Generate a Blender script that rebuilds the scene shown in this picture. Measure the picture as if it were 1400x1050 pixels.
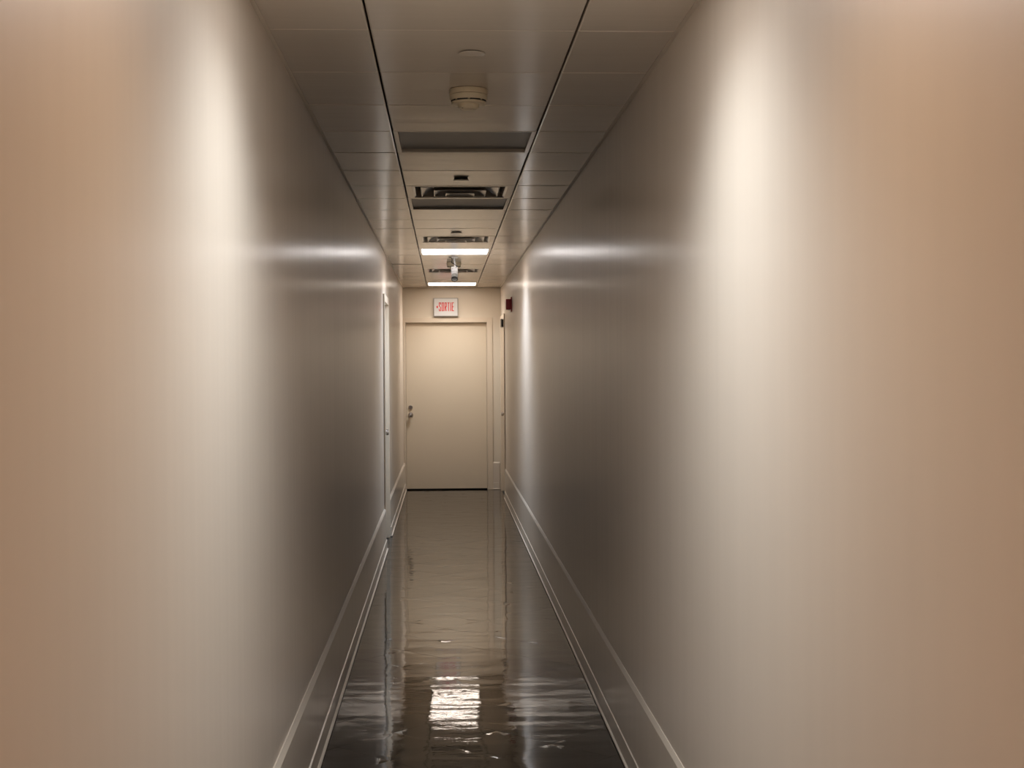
import bpy, bmesh, math, random
from mathutils import Vector, Matrix
random.seed(7)
for o in list(bpy.data.objects): bpy.data.objects.remove(o)
scene = bpy.context.scene
C = scene.collection

# ------------------------------------------------------------------ camera
F = 1950.0                              # focal length in pixels of the 1400 x 1050 frame
CAMX, CAMZ = -0.09, 1.53
ROLL = 0.0065
cd = bpy.data.cameras.new('camera'); cam = bpy.data.objects.new('camera', cd); C.objects.link(cam)
cd.sensor_fit = 'HORIZONTAL'; cd.sensor_width = 36.0; cd.lens = F * 36.0 / 1400.0
cd.clip_start = 0.02; cd.clip_end = 100
dY = Vector(((608.5 - 700) / F, (525 - 502) / F, -1)).normalized()   # corridor axis seen by the camera
dZ = Vector((-ROLL, 1, 0)); dZ = (dZ - dY * dZ.dot(dY)).normalized()
dX = dY.cross(dZ)
R = Matrix((dX, dY, dZ))                # rows: world axes in camera space = camera-to-world rotation
cam.matrix_world = Matrix.Translation((CAMX, 0, CAMZ)) @ R.to_4x4()
scene.camera = cam

# ------------------------------------------------------------------ world, exposure
w = bpy.data.worlds.new('world'); scene.world = w; w.use_nodes = True
w.node_tree.nodes['Background'].inputs[0].default_value = (0.02, 0.018, 0.015, 1)
w.node_tree.nodes['Background'].inputs[1].default_value = 0.05
vs = scene.view_settings
vs.view_transform = 'Standard'; vs.look = 'None'; vs.gamma = 1; vs.use_curve_mapping = False
vs.exposure = 0.0
# lamps of the ceiling: (panel index, colour, watts of the tube light, lens radiance)
# (panel index: tube colour, tube watts, lens colour, lens radiance)
LAMPS = {-2: ((0.86, 0.94, 1.0), 18.0, (1.0, 0.98, 0.97), 7.5), -4: ((1.0, 0.71, 0.47), 4.2, (1.0, 0.71, 0.47), 2.0),
         -8: ((1.0, 0.54, 0.30), 16.0, (1.0, 0.54, 0.30), 6.0),
         13: ((0.60, 0.77, 1.0), 22.5, (1.0, 0.93, 0.90), 11.0), 21: ((0.92, 0.95, 0.97), 10.5, (1.0, 0.86, 0.74), 9.5)}
LAMP_SPREAD = math.radians(127)

# ------------------------------------------------------------------ dimensions
HW = 0.607            # half width of the corridor
CZ = 2.519            # ceiling height
YE = 17.77            # end wall
YB = -5.0             # wall behind the camera
P0, PP = 4.205, 0.598 # first ceiling joint, panel pitch
SEAM = 0.305
TW = 0.12             # wall thickness

# ------------------------------------------------------------------ materials
def lin(r, g, b):
    f = lambda c: (c / 255 / 12.92) if c / 255 <= 0.04045 else ((c / 255 + 0.055) / 1.055) ** 2.4
    return (f(r), f(g), f(b), 1)
def new_mat(name):
    m = bpy.data.materials.new(name); m.use_nodes = True
    nt = m.node_tree; b = nt.nodes['Principled BSDF']
    return m, nt, b
def N(nt, t, **kw):
    n = nt.nodes.new(t)
    for k, v in kw.items():
        if hasattr(n, k): setattr(n, k, v)
        else: n.inputs[k].default_value = v
    return n
def simple(name, col, rough=0.5, metal=0.0, ior=1.5, noise=0.0, nscale=20, bump=0.0, emit=None, es=0.0):
    m, nt, b = new_mat(name)
    b.inputs['Base Color'].default_value = col; b.inputs['Roughness'].default_value = rough
    b.inputs['Metallic'].default_value = metal; b.inputs['IOR'].default_value = ior
    tc = N(nt, 'ShaderNodeTexCoord')
    no = N(nt, 'ShaderNodeTexNoise', Scale=nscale, Detail=4.0)
    nt.links.new(tc.outputs['Object'], no.inputs['Vector'])
    mr = N(nt, 'ShaderNodeMapRange')
    mr.inputs['To Min'].default_value = 1 - noise; mr.inputs['To Max'].default_value = 1 + noise
    nt.links.new(no.outputs['Fac'], mr.inputs['Value'])
    mx = N(nt, 'ShaderNodeMix', data_type='RGBA', blend_type='MULTIPLY')
    mx.inputs['Factor'].default_value = 1; mx.inputs['A'].default_value = col
    nt.links.new(mr.outputs['Result'], mx.inputs['B'])
    nt.links.new(mx.outputs['Result'], b.inputs['Base Color'])
    if bump:
        bp = N(nt, 'ShaderNodeBump', Strength=bump, Distance=0.002)
        nt.links.new(no.outputs['Fac'], bp.inputs['Height']); nt.links.new(bp.outputs['Normal'], b.inputs['Normal'])
    if emit:
        b.inputs['Emission Color'].default_value = emit; b.inputs['Emission Strength'].default_value = es
    return m

def wall_mat(name, col, rough):
    """satin paint: vertical roller streaks give small relief along the corridor"""
    m, nt, b = new_mat(name)
    b.inputs['Roughness'].default_value = rough; b.inputs['IOR'].default_value = 1.5
    b.inputs['Coat Weight'].default_value = 0.5; b.inputs['Coat Roughness'].default_value = 0.22
    geo = N(nt, 'ShaderNodeNewGeometry')
    pe = N(nt, 'ShaderNodeTexNoise', Scale=260.0, Detail=2.0)
    nt.links.new(geo.outputs['Position'], pe.inputs['Vector'])
    b2 = N(nt, 'ShaderNodeBump', Strength=0.05, Distance=0.0005)
    nt.links.new(pe.outputs['Fac'], b2.inputs['Height'])
    nt.links.new(b2.outputs['Normal'], b.inputs['Normal']); nt.links.new(b2.outputs['Normal'], b.inputs['Coat Normal'])
    mp3 = N(nt, 'ShaderNodeMapping'); mp3.inputs['Scale'].default_value = (16, 16, 0.2)
    nt.links.new(geo.outputs['Position'], mp3.inputs['Vector'])
    s3 = N(nt, 'ShaderNodeTexNoise', Scale=1.0, Detail=1.0, Roughness=0.5)
    nt.links.new(mp3.outputs['Vector'], s3.inputs['Vector'])
    r3 = N(nt, 'ShaderNodeMapRange'); r3.inputs['From Min'].default_value = 0.15; r3.inputs['From Max'].default_value = 0.85
    r3.inputs['To Min'].default_value = 0.44; r3.inputs['To Max'].default_value = 0.56
    nt.links.new(s3.outputs['Fac'], r3.inputs['Value']); nt.links.new(r3.outputs['Result'], b.inputs['Coat Weight'])
    sc = N(nt, 'ShaderNodeTexNoise', Scale=2.3, Detail=6.0, Roughness=0.6)
    nt.links.new(geo.outputs['Position'], sc.inputs['Vector'])
    mr = N(nt, 'ShaderNodeMapRange'); mr.inputs['To Min'].default_value = 0.965; mr.inputs['To Max'].default_value = 1.03
    nt.links.new(sc.outputs['Fac'], mr.inputs['Value'])
    mx = N(nt, 'ShaderNodeMix', data_type='RGBA', blend_type='MULTIPLY'); mx.inputs['Factor'].default_value = 1
    mx.inputs['A'].default_value = col
    nt.links.new(mr.outputs['Result'], mx.inputs['B']); nt.links.new(mx.outputs['Result'], b.inputs['Base Color'])
    return m

def floor_mat():
    """dark brown waxed tile, streaky marbling, slow swells in the wax that bend reflections"""
    m, nt, b = new_mat('waxed_tile')
    geo = N(nt, 'ShaderNodeNewGeometry'); oi = N(nt, 'ShaderNodeObjectInfo')
    mp = N(nt, 'ShaderNodeMapping'); mp.inputs['Scale'].default_value = (5, 9, 1); mp.inputs['Rotation'].default_value = (0, 0, 0.78)
    nt.links.new(geo.outputs['Position'], mp.inputs['Vector'])
    no = N(nt, 'ShaderNodeTexNoise', Scale=3.0, Detail=7.0, Roughness=0.65, Distortion=0.6)
    nt.links.new(mp.outputs['Vector'], no.inputs['Vector'])
    cr = N(nt, 'ShaderNodeValToRGB')
    cr.color_ramp.elements[0].color = (0.004, 0.003, 0.002, 1); cr.color_ramp.elements[1].color = (0.020, 0.014, 0.011, 1)
    nt.links.new(no.outputs['Fac'], cr.inputs['Fac'])
    mr = N(nt, 'ShaderNodeMapRange'); mr.inputs['To Min'].default_value = 0.8; mr.inputs['To Max'].default_value = 1.25
    nt.links.new(oi.outputs['Random'], mr.inputs['Value'])
    mx = N(nt, 'ShaderNodeMix', data_type='RGBA', blend_type='MULTIPLY'); mx.inputs['Factor'].default_value = 1
    nt.links.new(cr.outputs['Color'], mx.inputs['A']); nt.links.new(mr.outputs['Result'], mx.inputs['B'])
    nt.links.new(mx.outputs['Result'], b.inputs['Base Color'])
    # roughness: wax with scuffs
    s2 = N(nt, 'ShaderNodeTexNoise', Scale=14.0, Detail=5.0)
    nt.links.new(geo.outputs['Position'], s2.inputs['Vector'])
    rr = N(nt, 'ShaderNodeMapRange'); rr.inputs['From Min'].default_value = 0.35; rr.inputs['From Max'].default_value = 0.75
    rr.inputs['To Min'].default_value = 0.012; rr.inputs['To Max'].default_value = 0.035
    nt.links.new(s2.outputs['Fac'], rr.inputs['Value']); nt.links.new(rr.outputs['Result'], b.inputs['Roughness'])
    b.inputs['IOR'].default_value = 1.37
    w1 = N(nt, 'ShaderNodeTexNoise', Scale=2.6, Detail=1.0)
    nt.links.new(geo.outputs['Position'], w1.inputs['Vector'])
    b1 = N(nt, 'ShaderNodeBump', Strength=0.30, Distance=0.004); nt.links.new(w1.outputs['Fac'], b1.inputs['Height'])
    mp2 = N(nt, 'ShaderNodeMapping'); mp2.inputs['Scale'].default_value = (0.7, 1.5, 1)
    nt.links.new(geo.outputs['Position'], mp2.inputs['Vector'])
    w2 = N(nt, 'ShaderNodeTexNoise', Scale=26.0, Detail=4.0)
    nt.links.new(mp2.outputs['Vector'], w2.inputs['Vector'])
    b2 = N(nt, 'ShaderNodeBump', Strength=0.36, Distance=0.0008); nt.links.new(w2.outputs['Fac'], b2.inputs['Height'])
    mp4 = N(nt, 'ShaderNodeMapping'); mp4.inputs['Scale'].default_value = (1.7, 6.0, 1)
    nt.links.new(geo.outputs['Position'], mp4.inputs['Vector'])
    w3 = N(nt, 'ShaderNodeTexNoise', Scale=1.0, Detail=1.0); nt.links.new(mp4.outputs['Vector'], w3.inputs['Vector'])
    b3 = N(nt, 'ShaderNodeBump', Strength=0.9, Distance=0.0022); nt.links.new(w3.outputs['Fac'], b3.inputs['Height'])
    nt.links.new(b1.outputs['Normal'], b3.inputs['Normal'])
    nt.links.new(b3.outputs['Normal'], b2.inputs['Normal']); nt.links.new(b2.outputs['Normal'], b.inputs['Normal'])
    return m

def ceil_mat():
    m, nt, b = new_mat('painted_metal_panel')
    geo = N(nt, 'ShaderNodeNewGeometry'); oi = N(nt, 'ShaderNodeObjectInfo')
    mp = N(nt, 'ShaderNodeMapping'); mp.inputs['Scale'].default_value = (1.2, 5, 1)
    nt.links.new(geo.outputs['Position'], mp.inputs['Vector'])
    no = N(nt, 'ShaderNodeTexNoise', Scale=1.6, Detail=2.0)
    nt.links.new(mp.outputs['Vector'], no.inputs['Vector'])
    b1 = N(nt, 'ShaderNodeBump', Strength=0.25, Distance=0.004); nt.links.new(no.outputs['Fac'], b1.inputs['Height'])
    mp2 = N(nt, 'ShaderNodeMapping'); mp2.inputs['Scale'].default_value = (0.5, 14, 1)
    nt.links.new(geo.outputs['Position'], mp2.inputs['Vector'])
    n2 = N(nt, 'ShaderNodeTexNoise', Scale=1.5, Detail=3.0); nt.links.new(mp2.outputs['Vector'], n2.inputs['Vector'])
    b2 = N(nt, 'ShaderNodeBump', Strength=0.25, Distance=0.0012); nt.links.new(n2.outputs['Fac'], b2.inputs['Height'])
    nt.links.new(b1.outputs['Normal'], b2.inputs['Normal'])
    nt.links.new(b2.outputs['Normal'], b.inputs['Normal'])
    mr = N(nt, 'ShaderNodeMapRange'); mr.inputs['To Min'].default_value = 0.95; mr.inputs['To Max'].default_value = 1.04
    nt.links.new(oi.outputs['Random'], mr.inputs['Value'])
    mx = N(nt, 'ShaderNodeMix', data_type='RGBA', blend_type='MULTIPLY'); mx.inputs['Factor'].default_value = 1
    mx.inputs['A'].default_value = (0.66, 0.585, 0.495, 1)
    nt.links.new(mr.outputs['Result'], mx.inputs['B']); nt.links.new(mx.outputs['Result'], b.inputs['Base Color'])
    b.inputs['Roughness'].default_value = 0.15; b.inputs['IOR'].default_value = 1.62
    return m

M = {}
M['wall'] = wall_mat('satin_beige_paint', (0.66, 0.575, 0.485, 1), 0.46)
M['endwall'] = wall_mat('satin_cream_paint', (0.68, 0.60, 0.485, 1), 0.42)
M['base'] = wall_mat('baseboard_paint', (0.63, 0.55, 0.46, 1), 0.42)
M['tile'] = floor_mat()
M['ceil'] = ceil_mat()
M['dark'] = simple('dark_void', (0.012, 0.010, 0.009, 1), 0.8, noise=0.1)
M['trim'] = simple('ceiling_trim_paint', (0.64, 0.56, 0.47, 1), 0.4, noise=0.03)
M['door'] = simple('door_paint', (0.66, 0.56, 0.43, 1), 0.38, noise=0.02, nscale=3)
M['frame'] = simple('door_frame_paint', (0.66, 0.56, 0.44, 1), 0.32, noise=0.02, nscale=3)
M['steel'] = simple('satin_steel', (0.45, 0.42, 0.40, 1), 0.25, metal=1.0, noise=0.05)
M['black'] = simple('black_plastic', (0.012, 0.011, 0.010, 1), 0.45, noise=0.1)
M['cream'] = simple('cream_plastic', (0.80, 0.69, 0.50, 1), 0.4, noise=0.03)
M['white'] = simple('white_plastic', (0.88, 0.86, 0.85, 1), 0.4, noise=0.03)
M['grey'] = simple('grey_plastic', (0.26, 0.25, 0.23, 1), 0.5, noise=0.05)
M['lens'] = simple('prismatic_lens_off', (0.38, 0.365, 0.34, 1), 0.38, noise=0.06, nscale=120, bump=0.1)
M['lampframe'] = simple('white_lamp_frame', (0.78, 0.72, 0.64, 1), 0.2, noise=0.03)
M['signface'] = simple('sign_face', (0.62, 0.61, 0.60, 1), 0.4, noise=0.03)
M['signbody'] = simple('sign_housing', (0.36, 0.34, 0.32, 1), 0.45, noise=0.04)
M['signred'] = simple('sign_red', (0.62, 0.025, 0.025, 1), 0.4, noise=0.05, emit=(1, 0.06, 0.05, 1), es=0.06)
M['alarm'] = simple('alarm_red', (0.32, 0.012, 0.016, 1), 0.4, noise=0.06)
M['vent'] = simple('diffuser_paint', (0.62, 0.55, 0.46, 1), 0.18, ior=1.6, noise=0.03)

# ------------------------------------------------------------------ helpers
def box(bm, x0, x1, y0, y1, z0, z1):
    v = [bm.verts.new(p) for p in ((x0,y0,z0),(x1,y0,z0),(x1,y1,z0),(x0,y1,z0),(x0,y0,z1),(x1,y0,z1),(x1,y1,z1),(x0,y1,z1))]
    for f in ((0,3,2,1),(4,5,6,7),(0,1,5,4),(1,2,6,5),(2,3,7,6),(3,0,4,7)): bm.faces.new([v[i] for i in f])
    return bm
def prism(bm, pts, axis, a, b):
    """extrude a 2D outline along an axis; pts are the other two coordinates in xyz order"""
    def p3(p, t):
        q = list(p); q.insert('xyz'.index(axis), t); return q
    va = [bm.verts.new(p3(p, a)) for p in pts]; vb = [bm.verts.new(p3(p, b)) for p in pts]
    n = len(pts)
    bm.faces.new(va); bm.faces.new(vb[::-1])
    for i in range(n): bm.faces.new((va[i], vb[i], vb[(i+1) % n], va[(i+1) % n]))
    return bm
def lathe(bm, prof, seg=32, mat=None):
    """revolve (r, z) profile round z"""
    rings = []
    for r, z in prof:
        rings.append([bm.verts.new((r*math.cos(2*math.pi*i/seg), r*math.sin(2*math.pi*i/seg), z)) for i in range(seg)] if r > 1e-6 else [bm.verts.new((0, 0, z))])
    for a, b in zip(rings, rings[1:]):
        for i in range(seg):
            j = (i+1) % seg
            if len(a) == 1 and len(b) == 1: continue
            if len(a) == 1: bm.faces.new((a[0], b[i], b[j]))
            elif len(b) == 1: bm.faces.new((a[i], a[j], b[0]))
            else: bm.faces.new((a[i], a[j], b[j], b[i]))
    return bm
def tube(bm, pts, r, seg=10):
    pts = [Vector(p) for p in pts]; rings = []
    for i, p in enumerate(pts):
        t = (pts[min(i+1, len(pts)-1)] - pts[max(i-1, 0)]).normalized()
        a = t.cross(Vector((0.3, 0.2, 1)).normalized()).normalized(); b = t.cross(a)
        rings.append([bm.verts.new(p + r*(a*math.cos(2*math.pi*k/seg) + b*math.sin(2*math.pi*k/seg))) for k in range(seg)])
    for a, b in zip(rings, rings[1:]):
        for k in range(seg): bm.faces.new((a[k], a[(k+1) % seg], b[(k+1) % seg], b[k]))
    bm.faces.new(rings[0]); bm.faces.new(rings[-1][::-1])
    return bm
def obj(name, bm, mat, parent=None, smooth=False, bevel=0.0, seg=2):
    if isinstance(bm, bmesh.types.BMesh):
        bmesh.ops.recalc_face_normals(bm, faces=bm.faces)
        me = bpy.data.meshes.new(name); bm.to_mesh(me); bm.free()
        me.materials.append(mat)
        if smooth:
            for p in me.polygons: p.use_smooth = True
            try: me.set_sharp_from_angle(angle=math.radians(38))
            except Exception: pass
    else: me = bm
    o = bpy.data.objects.new(name, me); C.objects.link(o)
    if parent: o.parent = parent
    if bevel:
        md = o.modifiers.new('bevel', 'BEVEL'); md.width = bevel; md.segments = seg; md.limit_method = 'ANGLE'
    return o
BM = bmesh.new
def tag(o, label, cat, group=None):
    o['label'] = label; o['category'] = cat
    if group: o['group'] = group
    return o
def thing(name, label, cat, loc, group=None):
    o = bpy.data.objects.new(name, None); C.objects.link(o); o.location = loc; o.empty_display_size = 0.1
    return tag(o, label, cat, group)
def struct(o, label=None, cat=None):
    o['kind'] = 'structure'
    if label: o['label'] = label
    if cat: o['category'] = cat
    return o
def copy_tree(o, parent=None):
    c = o.copy(); C.objects.link(c); c.parent = parent
    for ch in list(o.children): copy_tree(ch, c)
    return c

# ------------------------------------------------------------------ doorways (y0, y1 = clear opening, both side walls)
DL = (12.04, 12.86)   # left wall
DR = (16.60, 17.58)   # right wall
DH = 2.10             # clear height
FR = 0.05             # face width of a metal door frame

# ------------------------------------------------------------------ walls
def side_wall(name, s, d, label):
    bm = BM(); x0, x1 = sorted((s*HW, s*(HW+TW)))
    box(bm, x0, x1, YB-TW, d[0], -0.05, CZ+0.22); box(bm, x0, x1, d[1], YE+TW, -0.05, CZ+0.22)
    box(bm, x0, x1, d[0], d[1], DH, CZ+0.22)
    return struct(obj(name, bm, M['wall']), label, 'wall')
side_wall('wall_left', -1, DL, 'long satin beige corridor wall that the recessed side doorway halfway opens in')
side_wall('wall_right', 1, DR, 'long satin beige corridor wall carrying the red fire alarm')
EX0, EX1 = -0.588, 0.440     # end door opening
bm = BM()
box(bm, -HW, EX0, YE, YE+TW, -0.05, CZ+0.22); box(bm, EX1, HW, YE, YE+TW, -0.05, CZ+0.22); box(bm, EX0, EX1, YE, YE+TW, DH-0.005, CZ+0.22)
struct(obj('wall_end', bm, M['endwall']), 'cream end wall of the corridor around the closed door', 'wall')
bm = BM(); box(bm, -HW, HW, YB-TW, YB, -0.05, CZ+0.22)
struct(obj('wall_back', bm, M['wall']), 'beige wall closing the corridor behind the viewer', 'wall')

# ------------------------------------------------------------------ floor and its tiles
bm = BM(); box(bm, -HW-TW, HW+TW, YB-TW, YE+TW, -0.08, -0.006)
floor = struct(obj('floor', bm, M['dark']), 'dark brown polished tile floor laid on the diagonal', 'floor')
T = 0.305; Dg = T * math.sqrt(2); GAP = 0.0001; TH = 0.006
def clip(poly, inside, cross):
    out = []
    for i, a in enumerate(poly):
        b = poly[(i+1) % len(poly)]
        if inside(a): out.append(a)
        if inside(a) != inside(b): out.append(cross(a, b))
    return out
def clip_rect(poly, x0, x1, y0, y1):
    for ax, lim, sg in ((0, x0, 1), (0, x1, -1), (1, y0, 1), (1, y1, -1)):
        def ins(p): return sg*(p[ax]-lim) >= 0
        def cr(a, b):
            t = (lim-a[ax])/(b[ax]-a[ax]); return (a[0]+t*(b[0]-a[0]), a[1]+t*(b[1]-a[1]))
        poly = clip(poly, ins, cr)
        if len(poly) < 3: return []
    return poly
def tile_mesh(dome, tilt, cx=None, cy=None, lim=None):
    """one tile, its face slightly cupped, turned 45 degrees; lim cuts it at the walls (world x0, x1, y0, y1)"""
    bm = BM(); n = 7; h = T/2-GAP; e = 0.0005
    cs = [-h, -h+e] + [-h+e+(2*h-2*e)*i/n for i in range(1, n)] + [h-e, h]
    c45 = math.sqrt(0.5); g = []
    for i, u in enumerate(cs):
        r_ = []
        for j, v in enumerate(cs):
            edge = i in (0, len(cs)-1) or j in (0, len(cs)-1)
            a_, b_ = u/h, v/h
            z = -0.00012 if edge else dome*(1-(a_*a_+b_*b_)/2)-dome*0.5 + tilt*a_*b_
            r_.append(bm.verts.new(((u-v)*c45, (u+v)*c45, z)))
        g.append(r_)
    m_ = len(cs)
    for i in range(m_-1):
        for j in range(m_-1): bm.faces.new((g[i][j], g[i+1][j], g[i+1][j+1], g[i][j+1]))
    rim = [g[i][0] for i in range(m_)] + [g[-1][j] for j in range(1, m_)] + [g[i][-1] for i in range(m_-2, -1, -1)] + [g[0][j] for j in range(m_-2, 0, -1)]
    lo = [bm.verts.new((v.co.x, v.co.y, -TH)) for v in rim]
    for i in range(len(rim)): bm.faces.new((rim[i], lo[i], lo[(i+1) % len(rim)], rim[(i+1) % len(rim)]))
    if lim:
        for co, no in (((lim[0]-cx, 0, 0), (-1, 0, 0)), ((lim[1]-cx, 0, 0), (1, 0, 0)), ((0, lim[2]-cy, 0), (0, -1, 0)), ((0, lim[3]-cy, 0), (0, 1, 0))):
            bmesh.ops.bisect_plane(bm, geom=bm.verts[:]+bm.edges[:]+bm.faces[:], plane_co=co, plane_no=no, clear_outer=True, dist=1e-6)
    bmesh.ops.recalc_face_normals(bm, faces=bm.faces)
    up = [f for f in bm.faces if abs(f.normal.z) > 0.9]
    if up and sum(f.normal.z*f.calc_area() for f in up) < 0: bmesh.ops.reverse_faces(bm, faces=bm.faces)
    me = bpy.data.meshes.new('tile'); bm.to_mesh(me); bm.free(); me.materials.append(M['tile'])
    for p in me.polygons: p.use_smooth = True
    me.set_sharp_from_angle(angle=math.radians(6))
    return me
DOME = 0.0003
AX, AY = -0.10, 5.76
half = Dg/2 - GAP
full = None
y = AY - Dg*math.ceil((AY-0.6)/Dg) ; row = 0
cells = []
ny = int((YE+0.3-0.0)/(Dg/2))+2
for r in range(-26, 60):
    cy = AY + Dg/2*(r+0) ; off = 0.0 if r % 2 else Dg/2
    for k in range(-3, 4):
        cx = AX + off + Dg*k
        poly = [(cx-half, cy), (cx, cy-half), (cx+half, cy), (cx, cy+half)]
        cut = clip_rect(poly, -HW+0.004, HW-0.004, 2.2, YE+0.10)
        if len(cut) < 3: continue
        area = abs(sum(cut[i][0]*cut[(i+1)%len(cut)][1]-cut[(i+1)%len(cut)][0]*cut[i][1] for i in range(len(cut))))/2
        if area < 0.0004: continue
        whole = abs(area-2*half*half) < 1e-6
        if whole:
            if full is None: full = [tile_mesh(random.gauss(0, DOME), random.gauss(0, DOME*0.5)) for _ in range(12)]
            me = random.choice(full)
        else: me = tile_mesh(random.gauss(0, DOME), random.gauss(0, DOME*0.5), cx, cy, (-HW+0.004, HW-0.004, 2.2, YE+0.10))
        o = obj('tile', me, None, floor); o.location = (cx, cy, 0)
        o.rotation_euler = (random.gauss(0, 0.0005), random.gauss(0, 0.0004), 0)
# floor behind the viewer: one plain continuation of the same waxed tile
bm = BM(); box(bm, -HW+0.004, HW-0.004, YB, 2.1995, -0.006, 0.0)
obj('floor_tiling', bm, M['tile'], floor)

# ------------------------------------------------------------------ baseboards
def base_profile(t):   # (distance from the wall, z)
    return [(0, 0.345), (0.003*t, 0.345), (0.013*t, 0.330), (0.014*t, 0.088), (0.019*t, 0.086), (0.020*t, 0.016), (0.028*t, 0.012), (0.028*t, 0.004), (0, 0.004)]
def baseboard(name, s, t, runs, label):
    for i, (a, b) in enumerate(runs):
        bm = BM(); prism(bm, [(s*(HW-d), z) for d, z in base_profile(t)], 'y', a, b)
        struct(obj(name, bm, M['base']), label[i], 'baseboard')
baseboard('baseboard_left', -1, 1.2, [(YB, DL[0]-FR), (DL[1]+FR, YE)],
          ['tall beige baseboard running up to the recessed side doorway', 'short beige baseboard between recessed side doorway and end wall'])
baseboard('baseboard_right', 1, 0.85, [(YB, DR[0]-FR)], ['tall beige baseboard along the wall under the red fire alarm'])
bm = BM(); prism(bm, [(YE-d, z) for d, z in base_profile(0.8)], 'x', EX1+FR+0.013, HW-0.026)
struct(obj('baseboard_end', bm, M['base']), 'small piece of baseboard between end door frame and corner', 'baseboard')

# ------------------------------------------------------------------ ceiling: slab, panels, wall angles
bm = BM(); box(bm, -HW-TW, HW+TW, YB-TW, YE+TW, CZ+0.22, CZ+0.30)
ceiling = struct(obj('ceiling', bm, M['dark']), 'suspended ceiling of beige metal panels with dark joints', 'ceiling')
def panel_mesh(w, l, bow, sag):
    """pan with chamfered rim, slightly bowed face"""
    bm = BM(); nx, ny = (4, 4); c = 0.0035; e = 0.0045
    xs = [-w/2, -w/2+e] + [-w/2+e+(w-2*e)*i/nx for i in range(1, nx)] + [w/2-e, w/2]
    ys = [-l/2, -l/2+e] + [-l/2+e+(l-2*e)*i/ny for i in range(1, ny)] + [l/2-e, l/2]
    g = []
    for i, x in enumerate(xs):
        rowv = []
        for j, yy in enumerate(ys):
            edge = i in (0, len(xs)-1) or j in (0, len(ys)-1)
            u, v = 2*x/w, 2*yy/l
            z = c if edge else -bow*(1-u*u)*(1-v*v) + sag*v*(1-u*u)
            rowv.append(bm.verts.new((x, yy, z)))
        g.append(rowv)
    for i in range(len(xs)-1):
        for j in range(len(ys)-1): bm.faces.new((g[i][j], g[i][j+1], g[i+1][j+1], g[i+1][j]))
    rim = [g[i][0] for i in range(len(xs))] + [g[-1][j] for j in range(1, len(ys))] + [g[i][-1] for i in range(len(xs)-2, -1, -1)] + [g[0][j] for j in range(len(ys)-2, 0, -1)]
    up = [bm.verts.new((v.co.x, v.co.y, 0.02)) for v in rim]
    n = len(rim)
    for i in range(n): bm.faces.new((rim[i], rim[(i+1) % n], up[(i+1) % n], up[i]))
    bm.faces.new(up)
    bmesh.ops.recalc_face_normals(bm, faces=bm.faces)
    me = bpy.data.meshes.new('panel'); bm.to_mesh(me); bm.free(); me.materials.append(M['ceil'])
    for p in me.polygons: p.use_smooth = True
    me.set_sharp_from_angle(angle=math.radians(25))
    return me
SG = 0.0035   # half of the dark long joint
LP = PP - 0.0022
mid_v = [panel_mesh(2*SEAM-2*SG, LP, random.uniform(-0.0012, 0.0018), random.uniform(-0.0008, 0.0008)) for _ in range(5)]
side_w = HW - SEAM - SG - 0.001
side_v = [panel_mesh(side_w, LP, random.uniform(-0.001, 0.0014), random.uniform(-0.0007, 0.0007)) for _ in range(5)]
def pc(k): return P0 + PP*(k+0.5)
LIGHTS = [-8, -4, -2, 3, 7, 13, 21]; VENTS = [6, 11, 17]
for k in range(-16, 23):
    yc = pc(k)
    last = (k == 22)
    for s in (-1, 0, 1):
        if s == 0 and (k in LIGHTS or k in VENTS): continue
        if last:
            l = YE - (P0+PP*22) - 0.003; wd = side_w if s else 2*SEAM-2*SG
            o = obj('ceiling_panel', panel_mesh(wd, l, 0.0005, 0), None, ceiling); yy = P0+PP*22+l/2+0.001
        else:
            o = obj('ceiling_panel', random.choice(side_v if s else mid_v), None, ceiling); yy = yc
        o.location = (s*(SEAM+SG+side_w/2), yy, CZ)
        o.rotation_euler = (random.gauss(0, 0.0012), random.gauss(0, 0.0010), 0)
        if s == -1 and k == 15: o.rotation_euler = (0.0, 0.012, 0); o.location.z += 0.004
for s, nm in ((-1, 'trim_1'), (1, 'trim_2')):
    bm = BM(); h = s*HW
    prism(bm, [(h, CZ-0.0035), (h-s*0.011, CZ-0.0018), (h-s*0.011, CZ+0.004), (h, CZ+0.004)], 'y', YB, YE)
    struct(obj(nm, bm, M['trim']), 'thin metal wall angle where ceiling panels meet the %s' % ('wall with the side doorway' if s < 0 else 'wall with the red alarm'), 'trim')
bm = BM(); box(bm, -HW+0.02, HW-0.02, YE-0.012, YE, CZ-0.006, CZ-0.003)
struct(obj('trim_3', bm, M['trim']), 'thin metal wall angle above the end wall with the exit sign', 'trim')

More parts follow.
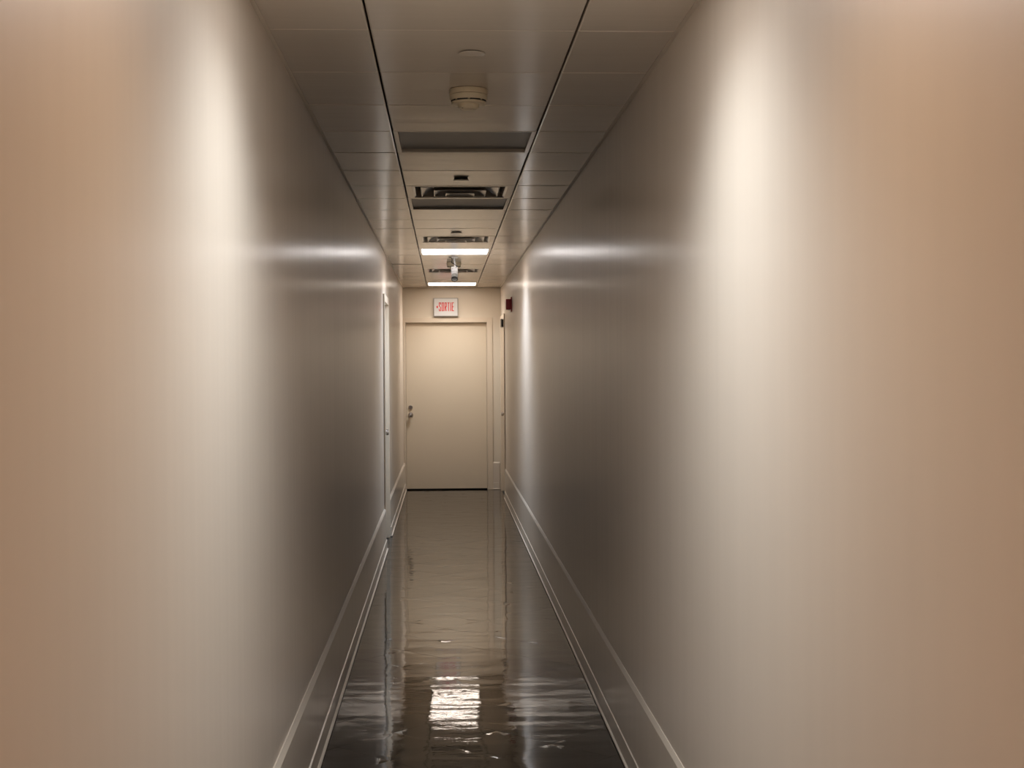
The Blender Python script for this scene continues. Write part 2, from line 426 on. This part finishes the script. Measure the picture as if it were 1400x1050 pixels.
# ------------------------------------------------------------------ doors
def side_door(name, s, d, label, depth):
    e = bpy.data.objects.new(name, None); C.objects.link(e); e.location = (s*HW, (d[0]+d[1])/2, 0)
    struct(e, label, 'door')
    hy = (d[1]-d[0])/2; pr = 0.014
    bm = BM()
    for a, b in ((-hy-FR, -hy), (hy, hy+FR)): box(bm, *sorted((-s*pr, 0)), a, b, 0.0, DH+FR)
    box(bm, *sorted((-s*pr, 0)), -hy, hy, DH, DH+FR)
    # jamb lining and stops inside the opening
    q = 0.012
    for a, b in ((-hy, -hy+q), (hy-q, hy)): box(bm, *sorted((-s*pr, s*(TW-0.002))), a, b, 0.0, DH)
    box(bm, *sorted((-s*pr, s*(TW-0.002))), -hy+q, hy-q, DH-q, DH)
    obj('door_frame', bm, M['frame'], e, bevel=0.002)
    bm = BM(); box(bm, *sorted((s*depth, s*(depth+0.045))), -hy+q+0.003, hy-q-0.003, 0.012, DH-q-0.003)
    lf = obj('door_leaf', bm, M['door'], e, bevel=0.002)
    bm = BM(); lathe(bm, [(0.0, 0.0), (0.032, 0.0), (0.032, 0.008), (0.012, 0.012), (0.012, 0.032), (0.024, 0.040), (0.027, 0.052), (0.020, 0.064), (0, 0.066)], 24)
    kn = obj('knob', bm, M['steel'], lf, smooth=True); kn.rotation_euler = (0, -s*math.pi/2, 0); kn.location = (s*depth, hy-0.075, 0.95)
    for z in (0.25, 1.05, 1.85):
        bm = BM(); lathe(bm, [(0, -0.05), (0.007, -0.05), (0.007, 0.05), (0, 0.05)], 12)
        hg = obj('hinge', bm, M['steel'], lf, smooth=True); hg.location = (s*(depth-0.006), -hy+q+0.004, z)
    return e
side_door('door_2', -1, DL, 'recessed side doorway in the long beige wall before the end wall', 0.055)
d3 = side_door('door_3', 1, DR, 'side doorway in the corner beside the end door, black closer at its top', 0.055)
# black door closer at the head of door_3, body sticking out into the corridor
bm = BM(); box(bm, -0.034, 0.058, -0.60, -0.34, 1.995, 2.085)
cl = obj('door_closer', bm, M['black'], d3, bevel=0.006); cl.location = (-0.006, 0.11, 0); cl['label'] = 'black door closer body'
bm = BM(); box(bm, -0.026, -0.016, -0.40, -0.10, 2.088, 2.096); obj('closer_arm', bm, M['black'], cl)

e = bpy.data.objects.new('door_1', None); C.objects.link(e); e.location = ((EX0+EX1)/2, YE, 0)
struct(e, 'closed cream metal door filling the end of the corridor', 'door')
hx = (EX1-EX0)/2; q = 0.010; pr = 0.012
bm = BM()
box(bm, hx, hx+FR+0.012, -pr, 0, 0.0, DH+0.045); box(bm, -hx-(HW+EX0)+0.001, -hx, -pr, 0, 0.0, DH+0.045)
box(bm, -hx, hx, -pr, 0, DH-0.005, DH+0.045)
for a, b in ((-hx, -hx+q), (hx-q, hx)): box(bm, a, b, -pr, TW-0.002, 0.0, DH-0.005)
box(bm, -hx+q, hx-q, -pr, TW-0.002, DH-0.005-q, DH-0.005)
obj('door_frame', bm, M['frame'], e, bevel=0.002)
bm = BM(); box(bm, -hx+q+0.002, hx-q-0.002, 0.045, 0.09, 0.014, DH-0.005-q-0.003)
lf = obj('door_leaf', bm, M['door'], e, bevel=0.002)
kx = CAMX - 0.433 - (EX0+EX1)/2
bm = BM(); lathe(bm, [(0, 0), (0.033, 0), (0.033, 0.006), (0.014, 0.012), (0.012, 0.034), (0.024, 0.042), (0.0285, 0.054), (0.022, 0.066), (0.010, 0.069), (0, 0.069)], 28)
o = obj('knob', bm, M['steel'], lf, smooth=True); o.rotation_euler = (math.pi/2, 0, 0); o.location = (kx, 0.045, 0.935); o['label'] = 'round satin steel door knob'
bm = BM(); lathe(bm, [(0, 0), (0.027, 0), (0.027, 0.010), (0.022, 0.016), (0.0, 0.016)], 28)
db = obj('deadbolt', bm, M['steel'], lf, smooth=True); db.rotation_euler = (math.pi/2, 0, 0); db.location = (kx, 0.045, 1.032); db['label'] = 'round deadbolt cylinder above the knob'
bm = BM(); box(bm, -0.002, 0.002, -0.007, 0.007, 0.016, 0.0172); obj('keyhole', bm, M['black'], db)

# ------------------------------------------------------------------ ceiling lights
def light(k, label):
    t = thing('ceiling_light', label, 'ceiling light', (0, pc(k), CZ), 'ceiling light panels')
    W, L = SEAM-SG, LP/2; fw = 0.020; rec = 0.014
    bm = BM()
    box(bm, -W, -W+fw, -L, L, 0, 0.03); box(bm, W-fw, W, -L, L, 0, 0.03)
    box(bm, -W+fw, W-fw, -L, -L+fw, 0, 0.03); box(bm, -W+fw, W-fw, L-fw, L, 0, 0.03)
    obj('frame', bm, M['lampframe'], t, bevel=0.0015)
    bm = BM(); box(bm, -W+0.002, W-0.002, -L+0.002, L-0.002, 0.031, 0.11); obj('housing', bm, M['white'], t)
    bm = BM(); box(bm, -W+fw-0.004, W-fw+0.004, -L+fw-0.004, L-fw+0.004, rec, rec+0.004)
    if k in LAMPS:
        col, watt, lcol, rad = LAMPS[k]
        mt = simple('lit_lens', (0.8, 0.8, 0.8, 1), 0.5, emit=(*lcol, 1), es=rad)
        obj('lens', bm, mt, t)
        la = bpy.data.lights.new('tube_light', 'AREA'); la.shape = 'RECTANGLE'; la.size = 2*(W-fw); la.size_y = 2*(L-fw)
        la.energy = watt; la.color = col; la.spread = LAMP_SPREAD
        lo = bpy.data.objects.new('tube_light', la); C.objects.link(lo); lo.parent = t; lo.location = (0, 0, rec-0.002)
    else: obj('lens', bm, M['lens'], t)
    return t
light(-4, 'lit warm ceiling light panel directly over the viewer')
light(-8, 'lit ceiling light panel far back behind the viewer')
light(-2, 'lit ceiling light panel over the bright near walls')
light(3, 'unlit grey ceiling light panel just beyond the first smoke detector')
light(7, 'unlit grey ceiling light panel touching a square air diffuser')
light(13, 'lit white ceiling light panel in front of the security camera')
light(21, 'lit white ceiling light panel right above the end door wall')

# ------------------------------------------------------------------ air diffusers
def diffuser(k, label):
    t = thing('air_diffuser', label, 'air vent', (0, pc(k), CZ), 'square air diffusers')
    W, L = SEAM-SG, LP/2; O = 0.232
    bm = BM()
    # face plate: flat rim then a shallow curved throat up to the neck
    loops = [(W, L, 0.004), (W-0.003, L-0.003, 0), (0.262, 0.258, 0.0), (0.250, 0.248, 0.006), (0.240, 0.239, 0.020), (O, O, 0.045), (0.228, 0.228, 0.085)]
    vs_ = [[bm.verts.new((sx*a, sy*b, z)) for sx, sy in ((-1,-1),(1,-1),(1,1),(-1,1))] for a, b, z in loops]
    for a, b in zip(vs_, vs_[1:]):
        for i in range(4): bm.faces.new((a[i], a[(i+1)%4], b[(i+1)%4], b[i]))
    obj('face_plate', bm, M['vent'], t)
    bm = BM()
    z1 = 0.18; n = 0.229
    v = [bm.verts.new((sx*n, sy*n, z)) for z in (0.084, z1) for sx, sy in ((-1,-1),(1,-1),(1,1),(-1,1))]
    for i in range(4): bm.faces.new((v[i], v[(i+1)%4], v[4+(i+1)%4], v[4+i]))
    bm.faces.new(v[4:8]); obj('duct_neck', bm, M['dark'], t)
    for b, a, zb, zt in ((0.218, 0.150, 0.001, 0.040), (0.146, 0.088, -0.007, 0.024), (0.080, 0.0, -0.016, 0.002)):
        bm = BM(); th = 0.0018
        lp = [(b, zb), (b, zb+0.004), (a, zt), (max(a-th, 0), zt-(th if a == 0 else 0)), (b-2*th, zb+0.004), (b-2*th, zb)]
        vv = [[bm.verts.new((sx*h, sy*h, z)) for sx, sy in ((-1,-1),(1,-1),(1,1),(-1,1))] for h, z in lp]
        for p in range(len(lp)):
            c0, c1 = vv[p], vv[(p+1) % len(lp)]
            for i in range(4): bm.faces.new((c0[i], c0[(i+1)%4], c1[(i+1)%4], c1[i]))
        obj('louver_cone', bm, M['vent'], t)
    return t
diffuser(6, 'square louvered air diffuser joined to an unlit grey light panel')
diffuser(11, 'square louvered air diffuser in front of the first lit light panel')
diffuser(17, 'square louvered air diffuser partly hidden behind the security camera')

# ------------------------------------------------------------------ smoke detectors
def smoke(k, label):
    t = thing('smoke_detector', label, 'smoke detector', (0, pc(k), CZ), 'round smoke detectors')
    bm = BM(); lathe(bm, [(0, 0.0), (0.066, 0.0), (0.0685, -0.002), (0.0685, -0.019), (0.066, -0.020), (0, -0.020)], 48)
    obj('mounting_base', bm, M['cream'], t, smooth=True)
    bm = BM(); lathe(bm, [(0.060, -0.019), (0.0675, -0.0215), (0.0655, -0.037), (0.062, -0.0405), (0, -0.0405)], 48)
    obj('body', bm, M['cream'], t, smooth=True)
    for i in range(8):      # dark smoke entry slots
        bm = BM(); a0, a1 = 2*math.pi*(i+0.09)/8, 2*math.pi*(i+0.91)/8; n = 8; ro, ri = 0.0632, 0.054
        top, bot = [], []
        for j in range(n+1):
            a = a0+(a1-a0)*j/n
            for r, z, lst in ((ro, -0.0395, top), (ri, -0.0395, top), (ro-0.001, -0.0445, bot), (ri, -0.0445, bot)): lst.append(bm.verts.new((r*math.cos(a), r*math.sin(a), z)))
        for j in range(n):
            p = 2*j
            bm.faces.new((top[p], top[p+1], top[p+3], top[p+2])); bm.faces.new((bot[p], bot[p+2], bot[p+3], bot[p+1]))
            bm.faces.new((top[p], top[p+2], bot[p+2], bot[p])); bm.faces.new((top[p+1], bot[p+1], bot[p+3], top[p+3]))
        obj('smoke_slot', bm, M['black'], t)
    bm = BM(); lathe(bm, [(0.050, -0.040), (0.056, -0.0443), (0.062, -0.0446), (0.060, -0.0515), (0.057, -0.0530), (0.038, -0.0535), (0.036, -0.063), (0.034, -0.066), (0.030, -0.0665), (0.027, -0.0700), (0.012, -0.0715), (0.0, -0.0715)], 48)
    obj('sensor_cap', bm, M['cream'], t, smooth=True)
    bm = BM(); lathe(bm, [(0, 0.0015), (0.0025, 0.001), (0.0028, 0.0)], 12)
    o = obj('indicator_lamp', bm, M['black'], t, smooth=True); o.rotation_euler = (math.pi, 0, 0); o.location = (-0.022, -0.0190, -0.0675)
    return t
smoke(1, 'cream round smoke detector in front of the nearest unlit grey light panel')
smoke(15, 'cream round smoke detector right behind the security camera')

# ------------------------------------------------------------------ concealed sprinkler cover plates
def sprinkler(k, drop, label):
    t = thing('sprinkler_cover', label, 'sprinkler', (0, pc(k), CZ), 'sprinkler cover plates')
    bm = BM(); lathe(bm, [(0, -drop), (0.036, -drop), (0.0415, -drop+0.001), (0.0425, -drop+0.003), (0.041, -drop+0.0035), (0, -drop+0.0035)], 40)
    obj('cover_plate', bm, M['ceil'], t, smooth=True)
    bm = BM(); lathe(bm, [(0, 0.0), (0.036, 0.0), (0.036, -drop+0.0035), (0, -drop+0.0035)], 32)
    obj('cup', bm, M['black'], t, smooth=True)
sprinkler(0, 0.0055, 'flush beige sprinkler cover plate in front of the near smoke detector')
sprinkler(5, 0.012, 'dropped sprinkler cover plate with dark gap before the first air diffuser')
sprinkler(10, 0.008, 'dropped sprinkler cover plate with dark gap before the second air diffuser')

# ------------------------------------------------------------------ SORTIE sign
SX = CAMX + 0.014; SZ0, SZ1 = 2.160, 2.388
t = thing('exit_sign', 'silver exit sign with red letters SORTIE above the end door', 'sign', (SX, YE, SZ0))
W = 0.152; H = SZ1-SZ0
bm = BM(); box(bm, -W, W, -0.050, -0.001, 0, H); obj('housing', bm, M['signbody'], t, bevel=0.004)
bm = BM(); box(bm, -W+0.008, W-0.008, -0.053, -0.0495, 0.008, H-0.008); face = obj('face_plate', bm, M['signface'], t, bevel=0.001)
LH, LW, ST = 0.108, 0.027, 0.0098
letters = {'S': [[(1,.80),(1,1),(0,1),(0,.62),(1,.38),(1,0),(0,0),(0,.20)]], 'O': [[(0,0),(0,1),(1,1),(1,0),(0,0)]],
           'R': [[(0,0),(0,1),(1,1),(1,.50),(0,.50)], [(.35,.50),(1,0)]], 'T': [[(0,1),(1,1)], [(.5,1),(.5,0)]],
           'I': [[(.5,0),(.5,1)]], 'E': [[(1,1),(0,1),(0,0),(1,0)], [(0,.5),(.8,.5)]]}
def stroke(bm, a, b, w, y0, y1):
    a, b = Vector(a), Vector(b); d = (b-a).normalized(); n = Vector((-d.y, d.x))*w/2; e = d*w/2
    prism(bm, [(a-e+n)[:], (b+e+n)[:], (b+e-n)[:], (a-e-n)[:]], 'y', y0, y1)
x = -0.086; zb = 0.065
for ch in 'SORTIE':
    bm = BM(); wl = LW if ch not in 'I' else 0.010
    for path in letters[ch]:
        pts = [(x+ST/2+p[0]*(wl-ST) if ch != 'I' else x+wl/2, zb+ST/2+p[1]*(LH-ST)) for p in path]
        for a, b in zip(pts, pts[1:]): stroke(bm, a, b, ST if abs(a[0]-b[0]) < 1e-6 or abs(a[1]-b[1]) < 1e-6 else ST*0.9, -0.0550, -0.0528)
    obj('letter', bm, M['signred'], face); x += wl + 0.0085
bm = BM(); ax, az = -0.102, zb+LH*0.48
prism(bm, [(ax-0.017, az), (ax-0.002, az+0.020), (ax+0.007, az), (ax-0.002, az-0.020)], 'y', -0.0550, -0.0528)
obj('arrow', bm, M['signred'], face)

# ------------------------------------------------------------------ fire alarm on the right wall
AYY, AZ = 14.86, 2.180
t = thing('fire_alarm', 'dark red fire alarm horn box on the long beige wall', 'fire alarm', (HW, AYY, AZ))
bm = BM(); box(bm, -0.010, -0.0005, -0.062, 0.062, -0.075, 0.075); obj('back_plate', bm, M['alarm'], t, bevel=0.002)
bm = BM(); box(bm, -0.060, -0.0095, -0.053, 0.053, -0.054, 0.054); hb = obj('horn_body', bm, M['alarm'], t, bevel=0.005)
for i in range(5):
    bm = BM(); box(bm, -0.0612, -0.0596, -0.035, 0.035, -0.034+0.014*i, -0.028+0.014*i); obj('grille_slot', bm, M['black'], hb)

# ------------------------------------------------------------------ security camera
t = thing('security_camera', 'white security camera on ceiling bracket between the two lit light panels', 'camera', (0.0, 12.86, CZ))
bm = BM(); lathe(bm, [(0, 0), (0.034, 0), (0.034, -0.005), (0.028, -0.009), (0.0, -0.009)], 32); obj('mounting_plate', bm, M['white'], t, smooth=True)
bm = BM(); tube(bm, [(0, 0, -0.008), (0, 0, -0.030), (0.004, 0.006, -0.060), (0.008, 0.012, -0.090)], 0.0085, 14); obj('bracket_arm', bm, M['white'], t, smooth=True)
bm = BM(); box(bm, -0.029, 0.029, -0.030, 0.060, -0.030, 0.024)
hs = obj('housing', bm, M['white'], t, bevel=0.005, seg=3); hs.location = (0, 0.020, -0.118); hs.rotation_euler = (math.radians(-38), 0, 0)
for sx, sz in ((-0.017, -0.006), (0.015, 0.008)):
    bm = BM(); lathe(bm, [(0, 0.0015), (0.003, 0.001), (0.0038, 0)], 12)
    o = obj('screw', bm, M['black'], hs); o.rotation_euler = (math.pi/2, 0, 0); o.location = (sx, -0.030, sz)
bm = BM(); lathe(bm, [(0, 0), (0.028, 0), (0.028, 0.050), (0.0255, 0.056), (0.022, 0.056), (0.020, 0.045), (0, 0.045)], 32)
o = obj('lens_barrel', bm, M['grey'], hs, smooth=True); o.location = (0, 0.030, -0.022); o.rotation_euler = (math.radians(180), 0, 0)
bm = BM(); lathe(bm, [(0.0275, 0.046), (0.0292, 0.046), (0.0292, 0.058), (0.0245, 0.058)], 32)
o2 = obj('lens_ring', bm, M['black'], hs, smooth=True); o2.location = (0, 0.030, -0.022); o2.rotation_euler = (math.radians(180), 0, 0)
bm = BM(); pts = []
for i in range(25):
    s_ = i/24; pts.append((-0.050*(1-s_)**1.3 + 0.012*s_ + 0.012*math.sin(s_*9), -0.02+0.03*s_, -0.002-0.088*s_ + 0.010*math.sin(s_*12)*(1-s_)))
tube(bm, pts, 0.0045, 8); obj('cable', bm, M['black'], t, smooth=True)
